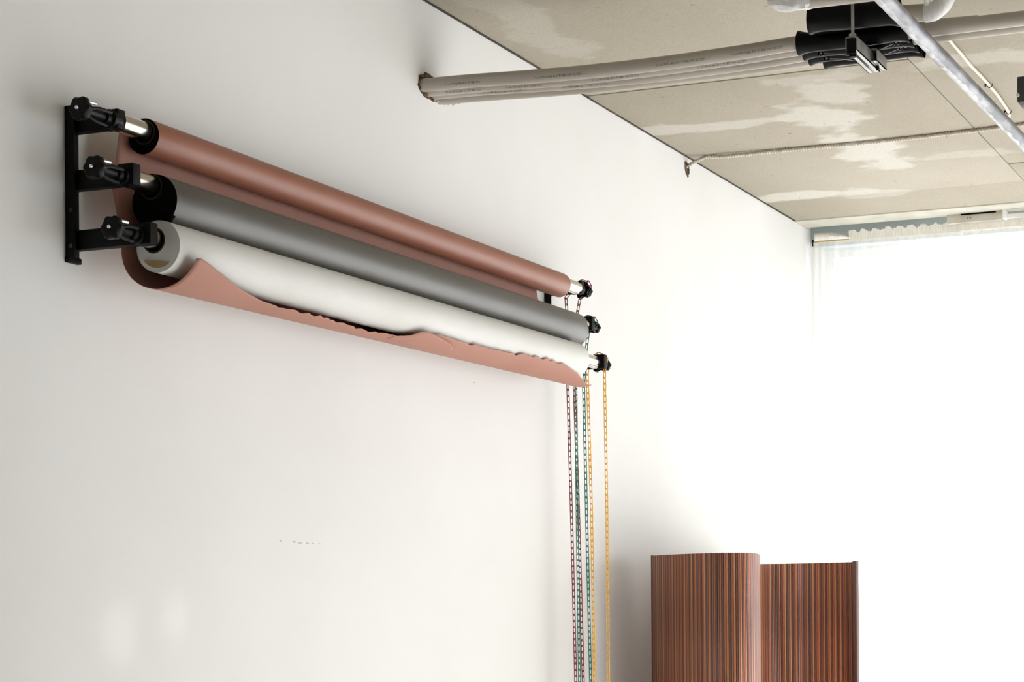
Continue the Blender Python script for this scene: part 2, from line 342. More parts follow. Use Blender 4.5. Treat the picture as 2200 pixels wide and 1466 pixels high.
ROLLS = [  # name, centre x z, radius, y0, y1, paper, label
    (-2.777, 2.564, .0425, 4.127, 6.722, 'pink', 'backdrop roll of dusty pink paper, topmost of the three, loose end looped below'),
    (-2.736, 2.4015, .0635, 4.108, 6.735, 'grey', 'backdrop roll of charcoal grey paper between the pink and white rolls'),
    (-2.694, 2.284, .0610, 4.058, 6.640, 'white_paper', 'backdrop roll of white paper, lowest of the three, cradled in the pink sheet')]
roots = []
for i, (x, z, r, y0, y1, pm, lab) in enumerate(ROLLS):
    t = thing('backdrop_roll', lab, 'paper roll', (x, y0, z), 'backdrop rolls on the wall brackets'); roots.append(t)
    tx, tz = TUBES[i]
    MB().ylathe(tx, tz, [(YL+.015, .001), (YL+.015, .0235), (YR-.015, .0235), (YR-.015, .001)], 40).build('tube', M['chrome'], t)
    ri = .0345
    # wound paper with a hair-thin spiral step, open in the middle
    m = MB(); n = 96; out = []
    for k in range(n+1): a = 2*PI*k/n; out.append((x+(r+.0008*k/n)*math.cos(a+2.2), z+(r+.0008*k/n)*math.sin(a+2.2)))
    N = len(out); ys = [y0, y0+.002]+[y0+(y1-y0)*q/14 for q in range(1, 14)]+[y1-.002, y1]
    m.add([(px+(px-x)*(-.012 if q in (0, len(ys)-1) else 0), yy, pz) for q, yy in enumerate(ys) for px, pz in out],
          [(j*N+k, j*N+k+1, (j+1)*N+k+1, (j+1)*N+k) for j in range(len(ys)-1) for k in range(N-1)]+[(j*N, j*N+N-1, (j+1)*N+N-1, (j+1)*N) for j in range(len(ys)-1)])
    roll = m.build('paper_winding', M[pm], t)
    endm = M['black_matte'] if i < 2 else M['white_paper']  # pink and grey roll ends coloured black, deep shade put into the colour
    for ye, s_ in ((y0, 1), (y1, -1)):
        ri = [.0258, .0272, .0268][i]; hx, hz = tx, tz-(ri-.0239)      # the core hangs on the tube
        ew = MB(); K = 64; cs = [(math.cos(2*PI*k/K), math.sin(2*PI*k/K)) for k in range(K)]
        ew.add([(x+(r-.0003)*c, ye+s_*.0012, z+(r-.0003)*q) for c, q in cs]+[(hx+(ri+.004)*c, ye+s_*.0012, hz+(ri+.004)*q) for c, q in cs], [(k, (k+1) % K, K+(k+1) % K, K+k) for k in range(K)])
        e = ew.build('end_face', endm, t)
        MB().ylathe(hx, hz, [(ye+s_*.0012, ri+.004), (ye+s_*.0004, ri+.002), (ye+s_*.0004, ri), (ye+s_*.28, ri)], 64).build('cardboard_core', M['core_dark'], e)
    near_expander(i, t); far_expander(i, t, None)
# the torn crescent of card inside the white roll's near end
cx_, cz2 = ROLLS[2][0], ROLLS[2][1]
m = MB(); N = 20
vs = []; 
for k in range(N+1):
    a = -PI*.80+PI*.52*k/N; th = math.sin(PI*k/N)
    ro = .0500; ri_ = .0500-.015*th
    vs += [(cx_+ro*math.cos(a), 4.0555, cz2+ro*math.sin(a)), (cx_+ri_*math.cos(a), 4.0535, cz2+ri_*math.sin(a)), (cx_+ro*math.cos(a), 4.0585, cz2+ro*math.sin(a))]
m.add(vs, [(3*k, 3*k+1, 3*k+4, 3*k+3) for k in range(N)]+[(3*k+2, 3*k, 3*k+3, 3*k+5) for k in range(N)])
m.build('card_scrap', M['core_tan'], roots[2])
# stapled flap of paper on the grey roll's near edge
m = MB(); x, z, r = ROLLS[1][0], ROLLS[1][1], ROLLS[1][2]
vs = []
for k in range(9):
    a = -1.15+.55*k/8
    for (yy, rr) in ((4.10, r+.0015), (4.112, r+.004)): vs.append((x+rr*math.cos(a), yy, z+rr*math.sin(a)))
m.add(vs, [(2*k, 2*k+1, 2*k+3, 2*k+2) for k in range(8)]); o = m.build('lifted_edge', M['black_matte'], roots[1])
md = o.modifiers.new('thick', 'SOLIDIFY'); md.thickness = .0012

# ------------------------------------------------------------------ the loose pink sheet: down behind the rolls, looped under the white one
LIP = [(4.095, 2.62), (4.10, 2.55)]   # replaced below by points read along the torn edge
RCX, RCZ, RC = -2.709, 2.292, .1015    # loop centre and radius at the near end
def loop_pt(y, a):
    k = (y-4.09)/2.72
    cx = RCX-.012*k; czz = RCZ+.006*k; r = RC-.010*k
    sq = 1.0+.02*math.sin(2*a)
    return Vector((cx+r*1.075*math.cos(a)*sq, y, czz+r*math.sin(a)*sq))
def px_of(p):
    q = p-CAM; d = q.dot(vD); a = q.dot(vR)/d*FPX; b = q.dot(vU)/d*FPX
    return CX+a*cr-b*sr, CY-(a*sr+b*cr)
EDGE = [(420, 556), (434, 556), (450, 568), (475, 588), (520, 624), (560, 646), (600, 660), (650, 670), (700, 684), (760, 703), (800, 713), (850, 722), (890, 724), (915, 720), (945, 719), (965, 726),
        (1000, 737), (1050, 747), (1090, 760), (1130, 763), (1160, 768), (1190, 775), (1215, 784), (1240, 802), (1256, 820), (1262, 827)]
def edge_v(u):
    for (a, b), (c, d) in zip(EDGE, EDGE[1:]):
        if u <= c: return b+(d-b)*max(0, (u-a))/(c-a)
    return EDGE[-1][1]
def lip_angle(y):
    lo = None
    for k in range(0, 200):
        a = -PI*.5+PI*.62*k/199          # from the bottom up the front
        u, v = px_of(loop_pt(y, a))
        if v <= edge_v(u): return a
    return PI*.12
YTOP = on_x(1150, 640, -2.8215).y; NY = 130; rows = []; rnd = random.Random(3)
jag = 0
for j in range(NY+1):
    y = 4.090+(6.80-4.090)*j/NY
    al = lip_angle(y)
    u_, v_ = px_of(loop_pt(y, al))
    if 600 < u_ < 900 or 1010 < u_ < 1210: al += rnd.uniform(-.07, .05)
    y1 = 4.090+(6.80-4.090)*j/NY; y = 4.086+(YTOP-4.086)*j/NY; ym = 4.058+(YTOP+.06-4.058)*j/NY
    row = [Vector((-2.806, y, 2.602)), Vector((-2.818, y, 2.580)), Vector((-2.8215, y, 2.556))]
    top = loop_pt(y, PI*.97)
    for q in range(1, 9): row.append(Vector((-2.8215+(top.x+2.8215)*(q/8)**1.5, (y+(ym-y)*q/4 if q <= 4 else ym+(y1-ym)*(q-4)/4), 2.556+(top.z-2.556)*q/8)))
    y = y1
    a0 = -PI*1.03
    for q in range(1, 41): row.append(loop_pt(y, a0+(al-a0)*q/40))
    # curl the last few millimetres of the torn lip outwards a little
    rows.append(row)
nn = len(rows[0]); m = MB()
m.add([p for r_ in rows for p in r_], [(j*nn+k, j*nn+k+1, (j+1)*nn+k+1, (j+1)*nn+k) for j in range(NY) for k in range(nn-1)])
sh = m.build('hanging_sheet', M['sheet'], roots[0], ang=80)
md = sh.modifiers.new('thick', 'SOLIDIFY'); md.thickness = .0007; md.offset = 0
# overlapping flap where the sheet was torn and folded over
m = MB(); F = []
for j in range(25):
    t_ = j/24; y = on_y(880, 740, 1).y*0 + (5.20+.36*t_)
    for k in range(13):
        s_ = k/12; a_hi = lip_angle(y)+.02*math.sin(PI*t_); a_lo = -PI*.44
        a = a_lo+(a_hi-a_lo)*s_
        p = loop_pt(y, a); c = Vector((RCX, y, RCZ)); lift = .997+.025*min(1, t_*2)+.10*t_*math.sin(PI*s_*.9)
        edge = math.sin(PI*s_)**.7
        p = c+(p-c)*lift; p.y = 5.20+.36*t_*(.55+.45*edge)+.02
        F.append(p)
m.add(F, [(j*13+k, j*13+k+1, (j+1)*13+k+1, (j+1)*13+k) for j in range(24) for k in range(12)])
fp = m.build('folded_flap', M['sheet'], sh, ang=80); md = fp.modifiers.new('thick', 'SOLIDIFY'); md.thickness = .0007

# ------------------------------------------------------------------ bead chains: loops of oval links
def link_mesh():
    m = MB(); L, W, r = .0137, .0042, .0017; pts = []
    for k in range(6): a = PI*k/5; pts.append((W*math.cos(a), 0, (L-W)+W*math.sin(a)))
    for k in range(6): a = PI+PI*k/5; pts.append((W*math.cos(a), 0, -(L-W)+W*math.sin(a)))
    m.tube(pts, r, 4, closed=True); return m
def chain(pA, pB, gi, y, mname, label, zbot):
    x, z = TUBES[gi]
    A = [on_y(u, v, y) for u, v in pA]; B = [on_y(u, v, y) for u, v in pB]
    xa, xb = A[-1].x, B[-1].x
    path = list(reversed(A))
    a0 = math.atan2(path[-1].z-z, path[-1].x-x)
    for k in range(1, 9):
        a = PI*(1-.0)-PI*k/9; path.append(Vector((x+.0335*math.cos(a), y, z+.0335*math.sin(a))))
    path += B
    ext = [Vector((xb, y, zbot+.05)), Vector((xb*.8+xa*.2, y, zbot+.012)), Vector(((xa+xb)/2, y, zbot)), Vector((xb*.2+xa*.8, y, zbot+.012)), Vector((xa, y, zbot+.05)), path[0]]
    path += ext
    t = thing('bead_chain', label, 'chain', (x, y, zbot), 'control chains of the backdrop rolls')
    # resample
    seg = [(path[i+1]-path[i]).length for i in range(len(path)-1)]; tot = sum(seg); n = int(tot/.0222); st = tot/n
    me = None; i = 0; acc = 0
    for k in range(n):
        d = (k+.5)*st
        while acc+seg[i] < d and i < len(seg)-1: acc += seg[i]; i += 1
        p = path[i].lerp(path[i+1], (d-acc)/seg[i]); dr = (path[i+1]-path[i]).normalized()
        if me is None:
            o = link_mesh().build('link', M[mname], t); me = o.data
        else:
            o = bpy.data.objects.new('link', me); COL.objects.link(o); o.parent = t; o.matrix_parent_inverse = Matrix.Translation(-t.location)
        q = Vector((0, 0, 1)).rotation_difference(dr if dr.z > 0 else -dr)
        o.matrix_basis = Matrix.Translation(p) @ q.to_matrix().to_4x4() @ Matrix.Rotation((.38 if k % 2 else -.38)+.41, 4, 'Z')
    return t
chain([(1216, 640), (1218, 672), (1219, 760), (1220, 835), (1229, 1150), (1237, 1466)], [(1250, 625), (1246, 642), (1239, 680), (1233, 800), (1234, 835), (1243, 1100), (1253, 1466)], 0, 6.940, 'red',
      'dark red plastic chain loop hanging leftmost, from the pink roll', .98)
chain([(1237, 700), (1237, 760), (1237, 835), (1240, 1100), (1245, 1466)], [(1265, 712), (1262, 730), (1257, 775), (1254, 835), (1260, 1100), (1269, 1466)], 1, 6.918, 'green',
      'teal green plastic chain loop hanging between the red and yellow chains', 1.0)
chain([(1262, 790), (1262, 812), (1271, 1100), (1277, 1466)], [(1299, 790), (1299, 812), (1304, 1100), (1307, 1466)], 2, 6.914, 'yellow',
      'orange yellow plastic chain loop hanging rightmost, from the white roll', .96)

# ------------------------------------------------------------------ grey pipe bundle out of the wall
def smooth_path(P, n):
    out = []
    for i in range(len(P)-1):
        a = P[i-1] if i > 0 else P[i]; b, c = P[i], P[i+1]; d = P[i+2] if i+2 < len(P) else P[i+1]
        for k in range(n):
            t = k/n; t2, t3 = t*t, t*t*t
            out.append(.5*((2*b)+(-a+c)*t+(2*a-5*b+4*c-d)*t2+(-a+3*b-3*c+d)*t3))
    out.append(P[-1]); return out
PX = [(907, 183), (1000, 175), (1200, 160), (1400, 139), (1600, 111), (1720, 92), (1960, 62), (2100, 49), (2260, 32)]
base = [on_y(u, v, 5.88) for u, v in PX]
base[0].x = XW-.06; base.append(Vector((4.5, 5.90, base[-1].z)))
PR = .0212
def pipe_pts(k):
    P = []
    for p in base:
        f = max(0, min(1, (p.x+2.6)/.9)); q = p.copy(); q.y += k*(.0420+.0200*f); q.z += -.004*k*(1-f)+.002*math.sin(3.1*k+4*p.x)*(k > 0)
        P.append(q)
    if k >= 2: P = P[:6]+[P[5]+Vector((.12, 0, 0))]
    return smooth_path(P, 8)
plabels = ['long grey plastic pipe, front one of the bundle through the wall',
           'long grey plastic pipe second from the front in the wall bundle',
           'grey plastic pipe third from the front in the wall bundle, ending in the black support',
           'grey plastic pipe at the back of the wall bundle, lowest in view']
pipes = []
for k in range(4):
    o = tag(MB().tube(pipe_pts(k), PR, 24).build('plastic_pipe', M['pvc'], ang=60), plabels[k], 'pipe', 'grey pipes through the wall'); pipes.append(o)
# printed lettering along the pipes (flat print bent onto the pipe)
def print_on(k, text, u0, size=.011, ang=-.15):
    cu = bpy.data.curves.new('pipe_print', 'FONT'); cu.body = text; cu.size = size; cu.extrude = 0; cu.resolution_u = 1
    to = bpy.data.objects.new('pipe_print', cu); COL.objects.link(to)
    dg = bpy.context.evaluated_depsgraph_get(); me = bpy.data.meshes.new_from_object(to.evaluated_get(dg)); bpy.data.objects.remove(to)
    pts = pipe_pts(k); x0 = u0
    for v in me.vertices:
        X = x0+v.co.x
        for a, b in zip(pts, pts[1:]):
            if a.x <= X <= b.x: c = a.lerp(b, (X-a.x)/(b.x-a.x)); break
        else: c = pts[-1]
        th = ang+ (v.co.y)/PR          # angle measured from straight towards the camera side (-Y), up positive
        v.co = Vector((X, c.y-(PR+.0004)*math.cos(th), c.z+(PR+.0004)*math.sin(th)))
    me.materials.append(M['pvc_line']); o = bpy.data.objects.new('printed_text', me); COL.objects.link(o); o.parent = pipes[k]
    return o
TXT = 'O x UPOLAR AC TUBE 100 12 320'
for k, xs in ((0, (-2.81, -2.50, -2.10, -1.86)), (1, (-2.83, -2.62, -2.33, -1.99)), (2, (-2.74, -2.45))):
    for x in xs: print_on(k, TXT if len(xs) != 4 or x > -2.6 else TXT[:22], x, .0105, -.62 if k == 0 else -1.05)
# torn wall hole where the pipes come through
def ragged(name, parent, m, pts, x0, dep, seed, n=46, jit=.006):
    r = random.Random(seed); mb = MB(); c = sum(pts, Vector())/len(pts); ring = []
    P = smooth_path(pts+[pts[0]], max(2, n//len(pts)))[:-1]
    outer = []
    for p in P: q = c+(p-c)*(1+r.uniform(-.5, 1)*jit/((p-c).length)); outer.append(Vector((x0+r.uniform(.3, 1)*dep, q.y, q.z)))
    vs = [Vector((x0+.0005, c.y, c.z))]+outer+[Vector((x0, o.y, o.z)) for o in outer]; N = len(outer)
    mb.add(vs, [(0, 1+i, 1+(i+1) % N) for i in range(N)]+[(1+i, 1+N+i, 1+N+(i+1) % N, 1+(i+1) % N) for i in range(N)])
    return mb.build(name, m, parent, smooth=False)
hp = [on_x(u, v, XW) for u, v in [(900, 164), (920, 160), (965, 196), (990, 213), (962, 223), (936, 219), (910, 205), (899, 188)]]
ragged('torn_hole', wl, M['hole'], hp, XW, .004, 5)
rr = random.Random(11)
for (u, v, s_) in [(904, 166, .006), (908, 196, .005), (915, 203, .006), (924, 209, .006), (932, 214, .006), (938, 218, .007), (945, 221, .007), (953, 222, .007), (962, 222, .008), (972, 222, .006), (984, 221, .005), (902, 188, .005)]:
    p = on_x(u, v, XW); b = bmesh.new(); bmesh.ops.create_icosphere(b, subdivisions=1, radius=s_*1.25)
    for q in b.verts: q.co = q.co*rr.uniform(.6, 1.25)+Vector((p.x+.001, p.y, p.z))
    mm = MB(); b.verts.index_update(); mm.add([q.co[:] for q in b.verts], [[q.index for q in f.verts] for f in b.faces]); b.free()
    mm.build('plaster_crumb', M['plaster_crumb'] if v > 210 else M['hole'], wl, smooth=False)

# ------------------------------------------------------------------ black pipe support with sleeves, wires and clips
SX0, SX1 = -1.655, -1.335
def pz(k, x):
    pts = pipe_pts(min(k, 1))
    for a, b in zip(pts, pts[1:]):
        if a.x <= x <= b.x: c = a.lerp(b, (x-a.x)/(b.x-a.x)); return c
    return pts[-1]
sup = thing('pipe_support', 'black plastic pipe support with flared sleeves hung under the concrete ceiling', 'pipe support', (-1.5, 5.95, 3.10))
def sleeve(y, z, r, x0, x1, tilt=0):
    xs = [x0-.004, x0, x0+.010, x0+.024, x0+.05]+[x0+.05+(x1-x0-.1)*q/6 for q in range(1, 7)]+[x1-.024, x1-.010, x1, x1+.004]
    fl_ = lambda q: .010*math.exp(-((q-x0)/.014)) + .010*math.exp(-((x1-q)/.014))
    P = [(q, y, z+tilt*(q-x0)-.004*math.sin(PI*(q-x0)/(x1-x0))) for q in xs]; R_ = [r+min(.009, fl_(q)) for q in xs]
    m = MB(); m.tube(P, R_, 28, caps=False); m.tube([P[0], P[-1]][:1]+P[1:], [a-.0022 for a in R_], 28, caps=False); return m
for k in range(4):
    c0 = pz(0, SX0); y = 5.88+k*.062; x0 = SX0+(.0 if k < 3 else .03)
    o = sleeve(y, c0.z-.0015, .0275, x0, SX1, (pz(0, SX1).z-c0.z)/(SX1-SX0)).build('sleeve', M['black_gloss'], sup, ang=70)
sleeve(5.757, 3.118, .036, -1.585, SX1, -.03).build('sleeve', M['black_gloss'], sup, ang=70)
MB().box(-1.60, SX1-.004, 5.755, 6.085, 3.096, 3.104, .003).build('web_plate', M['black_gloss'], sup)
for k in range(2):     # sagging tie wires with clips below the sleeves
    yy = 5.905+k*.064; z0 = 3.043
    P = [Vector((-1.60, yy, z0+.012)), Vector((-1.555, yy, z0+.006)), Vector((-1.515, yy, z0-.004)), Vector((-1.46, yy, z0)), Vector((-1.42, yy, z0+.004)), Vector((-1.375, yy, z0+.018)), Vector((-1.345, yy, z0+.02))]
    w_ = MB().tube(P, .0008, 6).build('tie_wire', M['wire'], sup)
    for q in (P[0], P[5]):
        c = MB(); c.box(q.x-.006, q.x-.003, q.y-.004, q.y+.004, q.z-.007, q.z+.008); c.box(q.x+.005, q.x+.008, q.y-.004, q.y+.004, q.z-.007, q.z+.008); c.box(q.x-.006, q.x+.008, q.y-.003, q.y+.003, q.z+.002, q.z+.008)
        c.build('wire_clip', M['black_gloss'], w_, smooth=False)
# strut channels crossing below the sleeves
ch = thing('strut_channel', 'zinc strut channel on a threaded rod, crossing under the black pipe support', 'channel', (-1.447, 5.8, 3.0), 'strut channels under the pipes')
def channel_part(xa, xb, z0, z1, y0, y1, name, parent):
    t = .0025; m = MB()
    m.box(xa, xa+t, y0, y1, z0, z1); m.box(xb-t, xb, y0, y1, z0, z1); m.box(xa, xb, y0, y1, z1-t, z1)
    m.box(xa, xa+.013, y0, y1, z0, z0+t); m.box(xb-.013, xb, y0, y1, z0, z0+t)
    return m.build(name, M['zinc'], parent, smooth=False)
channel_part(-1.469, -1.434, 2.993, 3.034, 5.688, 5.952, 'channel', ch)
MB().tube([(-1.4515, 5.702, 2.985), (-1.4515, 5.702, ZC+.02)], .0048, 10).build('threaded_rod', M['zinc'], ch)
MB().tube([(-1.4515, 5.702, 3.034), (-1.4515, 5.702, 3.044)], .011, 6).build('hex_nut', M['zinc'], ch, smooth=False)
MB().tube([(-1.4515, 5.702, 2.978), (-1.4515, 5.702, 2.993)], .011, 6).build('hex_nut', M['black'], ch, smooth=False)
MB().box(-1.465, -1.438, 5.684, 5.688, 2.985, 3.028, .001).build('square_washer', M['black'], ch)
q0 = on_y(1884, 152, 5.95)
ch2 = thing('strut_channel', 'short zinc strut channel to the right of the one on the threaded rod', 'channel', (q0.x+.02, 5.9, 3.0), 'strut channels under the pipes')
channel_part(q0.x, q0.x+.028, q0.z, 3.034, 5.84, 5.955, 'channel', ch2)
MB().tube([(q0.x+.014, 5.90, q0.z-.012), (q0.x+.014, 5.90, 3.05)], .005, 10).build('bolt', M['black'], ch2)

# ------------------------------------------------------------------ upper pipes with wrapped ends
def rough_tube(pts, r, n, amp, seed):
    rd = random.Random(seed); m = MB(); m.tube(pts, r, n)
    m.v = [(a+rd.uniform(-amp, amp), b+rd.uniform(-amp, amp), c+rd.uniform(-amp, amp)) for a, b, c in m.v]; return m
pa = thing('plastic_pipe', 'grey plastic pipe at the top edge, its cut end wrapped in glossy white film', 'pipe', (-1.55, 5.6, 3.127))
A0 = Vector((-1.56, 5.6, 3.129)); A1 = Vector((4.5, 5.6, 3.085))
MB().tube([A0, A1], .027, 28).build('pipe', M['pvc'], pa, ang=60)
fpts = [Vector((-1.665+.0155*k, 5.6, 3.134-.0005*k)) for k in range(9)]
rough_tube(fpts, [.012, .022, .026, .029, .031, .030, .030, .031, .029], 16, .0032, 4).build('film_wrap', M['film'], pa, ang=25)
pb = thing('plastic_pipe', 'short grey plastic pipe behind the steel pipe, its end bound in white tape', 'pipe', (-1.3, 5.757, 3.10))
B0 = Vector((-1.50, 5.757, 3.112)); B1 = on_y(1995, 27, 5.757)
MB().tube([B0, B1], .0245, 28).build('pipe', M['pvc'], pb, ang=60)
tp = [B1+Vector((-.01, 0, 0)), B1+Vector((.012, 0, .001)), B1+Vector((.032, 0, .012)), B1+Vector((.048, .0, .034)), B1+Vector((.056, 0, .07)), B1+Vector((.056, 0, .13))]
rough_tube(smooth_path(tp, 4), .0262, 18, .0008, 9).build('tape_wrap', M['tape'], pb, ang=50)
tp2 = [B1+Vector((-.004, -.012, .012)), B1+Vector((.002, -.03, .03)), B1+Vector((-.012, -.036, .058)), B1+Vector((-.03, -.036, .1))]
rough_tube(smooth_path(tp2, 4), [.008]*13, 8, .001, 2).build('tape_tail', M['tape'], pb, ang=50)

# galvanised pipe running away from the camera, lower than the rest
gp = thing('steel_pipe', 'mottled galvanised steel pipe running diagonally below the ceiling at upper right', 'pipe', (-1.235, 6.5, 3.0))
GX = lambda y: -1.254+.0168*(y-5.1)
MB().tube([(GX(y), y, 3.0) for y in [2.2+.405*k for k in range(21)]], .0205, 28).build('pipe', M['galv'], gp, ang=60)
rg = random.Random(8); m = MB(); n_ = 150; ys = [4.0+4.4*k/n_ for k in range(n_+1)]; aw = 0; V_ = []
for k, y in enumerate(ys):
    aw = aw*.8+rg.uniform(-.16, .16); a0 = PI*1.02+aw*.8-.25; a1 = PI*1.50+aw+rg.uniform(-.12, .12)
    for q in range(7):
        a = a0+(a1-a0)*q/6; rr_ = .0205+(.0012+rg.uniform(0, .0012) if 0 < q < 6 else .0001); V_.append((GX(y)+rr_*math.cos(a), y, 3.0+rr_*math.sin(a)))
m.add(V_, [(k*7+q, k*7+q+1, (k+1)*7+q+1, (k+1)*7+q) for k in range(n_) for q in range(6)])
m.build('white_residue', M['residue'], gp, ang=50)
for y in (4.4, 8.6):
    MB().tube([(GX(y), y, 3.02), (GX(y), y, ZC+.02)], .005, 8).build('hanger_rod', M['zinc'], gp)
    MB().ylathe(GX(y), 3.0, [(y-.012, .0225), (y+.012, .0225)], 24).build('hanger_ring', M['zinc'], gp)

# ------------------------------------------------------------------ armoured conduit and cream cable on the ceiling
wp = on_x(1475, 358, XW)
ey = wp.y
cpts = [wp+Vector((-.02, 0, -.012)), wp+Vector((.004, 0, .002)), on_y(1500, 345, ey), on_y(1522, 336, (ey+8.5)/2), Vector((on_y(1556, 327, 8.49).x, 8.49, 3.361)), Vector((-2.44, 8.505, 3.3655)), Vector((-2.13, 8.515, 3.3655)), Vector((-1.83, 8.505, 3.3655)), Vector((-1.56, 8.48, 3.3655)), Vector((-1.42, 8.462, 3.3655))]
sp = smooth_path(cpts, 60); L_ = [0]
for a, b in zip(sp, sp[1:]): L_.append(L_[-1]+(b-a).length)
fine = []; rad = []; step = .0019; d = 0; i = 0
while d < L_[-1]:
    while L_[i+1] < d: i += 1
    fine.append(sp[i].lerp(sp[i+1], (d-L_[i])/max(1e-9, L_[i+1]-L_[i]))); rad.append(.0080+(.0016 if len(rad) % 6 < 3 else -.0012)); d += step
cd = thing('armoured_conduit', 'ribbed steel conduit running along the ceiling from a small torn hole in the wall', 'conduit', wp)
MB().tube(fine, rad, 8).build('ribbed_hose', M['conduit'], cd, smooth=True, ang=80)
for u in (1637, 2030):
    p = on_z(u, 322 if u < 1700 else 284, 3.3665); p.y = 8.505
    s_ = MB(); s_.tube([Vector((p.x, p.y-.018, 3.373)), Vector((p.x, p.y-.011, 3.362)), Vector((p.x, p.y, 3.3545)), Vector((p.x, p.y+.011, 3.362)), Vector((p.x, p.y+.018, 3.373))], .003, 6)
    s_.build('pipe_strap', M['zinc'], cd)
hc = [on_x(u, v, XW) for u, v in [(1471, 347), (1476, 352), (1479, 362), (1479, 372), (1477, 380), (1474, 374), (1471, 362)]]
ragged('torn_hole', wl, M['hole'], hc, XW, .006, 8, 36, .004)
kp = [(2043, 90), (2062, 112), (2085, 140), (2110, 166), (2126, 184), (2142, 203), (2158, 226), (2167, 241), (2168, 252), (2158, 262), (2148, 266)]
KP = [on_z(u, v, 3.367) for u, v in kp]
cb = thing('cream_cable', 'cream painted cable stapled across the ceiling beside the steel pipe', 'cable', KP[4])
MB().tube(smooth_path([KP[0]-(KP[1]-KP[0])*2.2]+KP, 6), .0056, 10).build('cable_run', M['cable'], cb)
for q in (4, 7):
    p = KP[q]; t_ = (KP[q+1]-KP[q-1]).normalized(); n_ = Vector((t_.y, -t_.x, 0))
    MB().tube([p-n_*.013+Vector((0, 0, .007)), p-n_*.008+Vector((0, 0, -.004)), p+Vector((0, 0, -.0085)), p+n_*.008+Vector((0, 0, -.004)), p+n_*.013+Vector((0, 0, .007))], .0016, 6).build('staple', M['black'], cb)
    MB().tube([p-n_*.016+Vector((0, 0, -.003)), p-n_*.016+Vector((0, 0, .009))], .003, 8).build('staple_nail', M['black'], cb)

# dark box and its white tray at the right edge
c0 = on_y(2185, 165, 6.5)
bx = thing('speaker_box', 'dark grey box with a white tray below, cut by the right edge of the picture', 'box', (c0.x+.14, 6.55, 3.0))
MB().box(c0.x, c0.x+.28, 6.5, 6.68, 2.992, c0.z, .003).build('housing', M['darkbox'], bx)
MB().box(c0.x+.015, c0.x+.27, 6.52, 6.66, 2.966, 2.992, .008).build('white_tray', M['tape'], bx)
MB().ylathe(c0.x+.003, 3.013, [(6.492, .001), (6.492, .005), (6.501, .005)], 12).build('fixing_knob', M['tape'], bx)
MB().tube([(c0.x+.14, 6.59, c0.z), (c0.x+.14, 6.59, ZC+.02)], .012, 12).build('ceiling_stem', M['darkbox'], bx)

# ------------------------------------------------------------------ curtain rod, gauze curtains and the window head fittings
RY = 10.41; RZ = on_y(1735, 522, RY).z
rod = thing('curtain_rod', 'thin pale brass curtain rod across the top of the far window', 'curtain rod', (0, RY, RZ))
MB().tube([(XW+.035, RY, RZ), (5.2, RY, RZ)], .006, 12).build('rod', M['brass'], rod)
MB().box(XW+.028, XW+.034, RY-.01, RY+.01, RZ-.022, RZ+.012).build('rod_end', M['black'], rod)
for x in (-2.87, -.2, 2.4, 5.0): MB().box(x, x+.012, RY, YF-.018, RZ-.004, RZ+.004).build('rod_bracket', M['brass'], rod)
def curtain(x0, x1, label, ruffle, seed, dy=0):
    r = random.Random(seed); t = thing('gauze_curtain', label, 'curtain', ((x0+x1)/2, RY, RZ), 'gauze curtains at the far window')
    n = int((x1-x0)/.006); ph = [r.uniform(0, 6) for _ in range(4)]
    prof = [math.sin(x*.006*62+ph[0])*.55+math.sin(x*.006*117+ph[1])*.3+math.sin(x*.006*31+ph[2])*.4 for x in range(n+1)]
    zs = [RZ-.006, RZ-.03, RZ-.1, RZ-.3, RZ-.8, RZ-1.6, RZ-2.4, .03]
    am = [.006, .010, .014, .018, .022, .024, .026, .026]
    m = MB(); m.add([(x0+.006*i, RY-.012+dy+a*prof[i], z) for z, a in zip(zs, am) for i in range(n+1)], [(j*(n+1)+i, j*(n+1)+i+1, (j+1)*(n+1)+i+1, (j+1)*(n+1)+i) for j in range(len(zs)-1) for i in range(n)])
    m.build('cloth', M['gauze'], t, ang=90)
    if ruffle:
        m = MB(); hs = [.018+.016*abs(math.sin(i*.31+ph[3]))+r.uniform(0, .012) for i in range(n+1)]
        lv = [-.014, 0, .35, .7, 1.0]
        m.add([(x0+.006*i+r.uniform(-.001, .001), RY-.008+dy-(.008 if q < 2 else .011*math.sin(i*1.3+q)*.8), RZ+.006+(q*hs[i] if q > 0 else q)) for q in lv for i in range(n+1)],
              [(j*(n+1)+i, j*(n+1)+i+1, (j+1)*(n+1)+i+1, (j+1)*(n+1)+i) for j in range(len(lv)-1) for i in range(n)])
        m.build('ruffled_heading', M['lintel_cloth'], t, ang=40)
M['lintel_cloth'] = mat('gauze_heading', (247, 245, 240), .9, rgb2=(230, 226, 216), nscale=40, stretch=(6, 1, .6))
curtain(-2.885, -2.67, 'narrow flat sheer panel in the corner beside the white wall', False, 1)
curtain(-2.675, -2.081, 'sheer white curtain with a ruffled heading, nearest the wall corner', True, 2)
curtain(-2.095, -1.535, 'sheer white curtain with a ruffled heading under the slotted plate, at the right edge', True, 3, -.03)
curtain(-1.54, 5.15, 'wide sheer white curtain continuing past the right edge', False, 4)
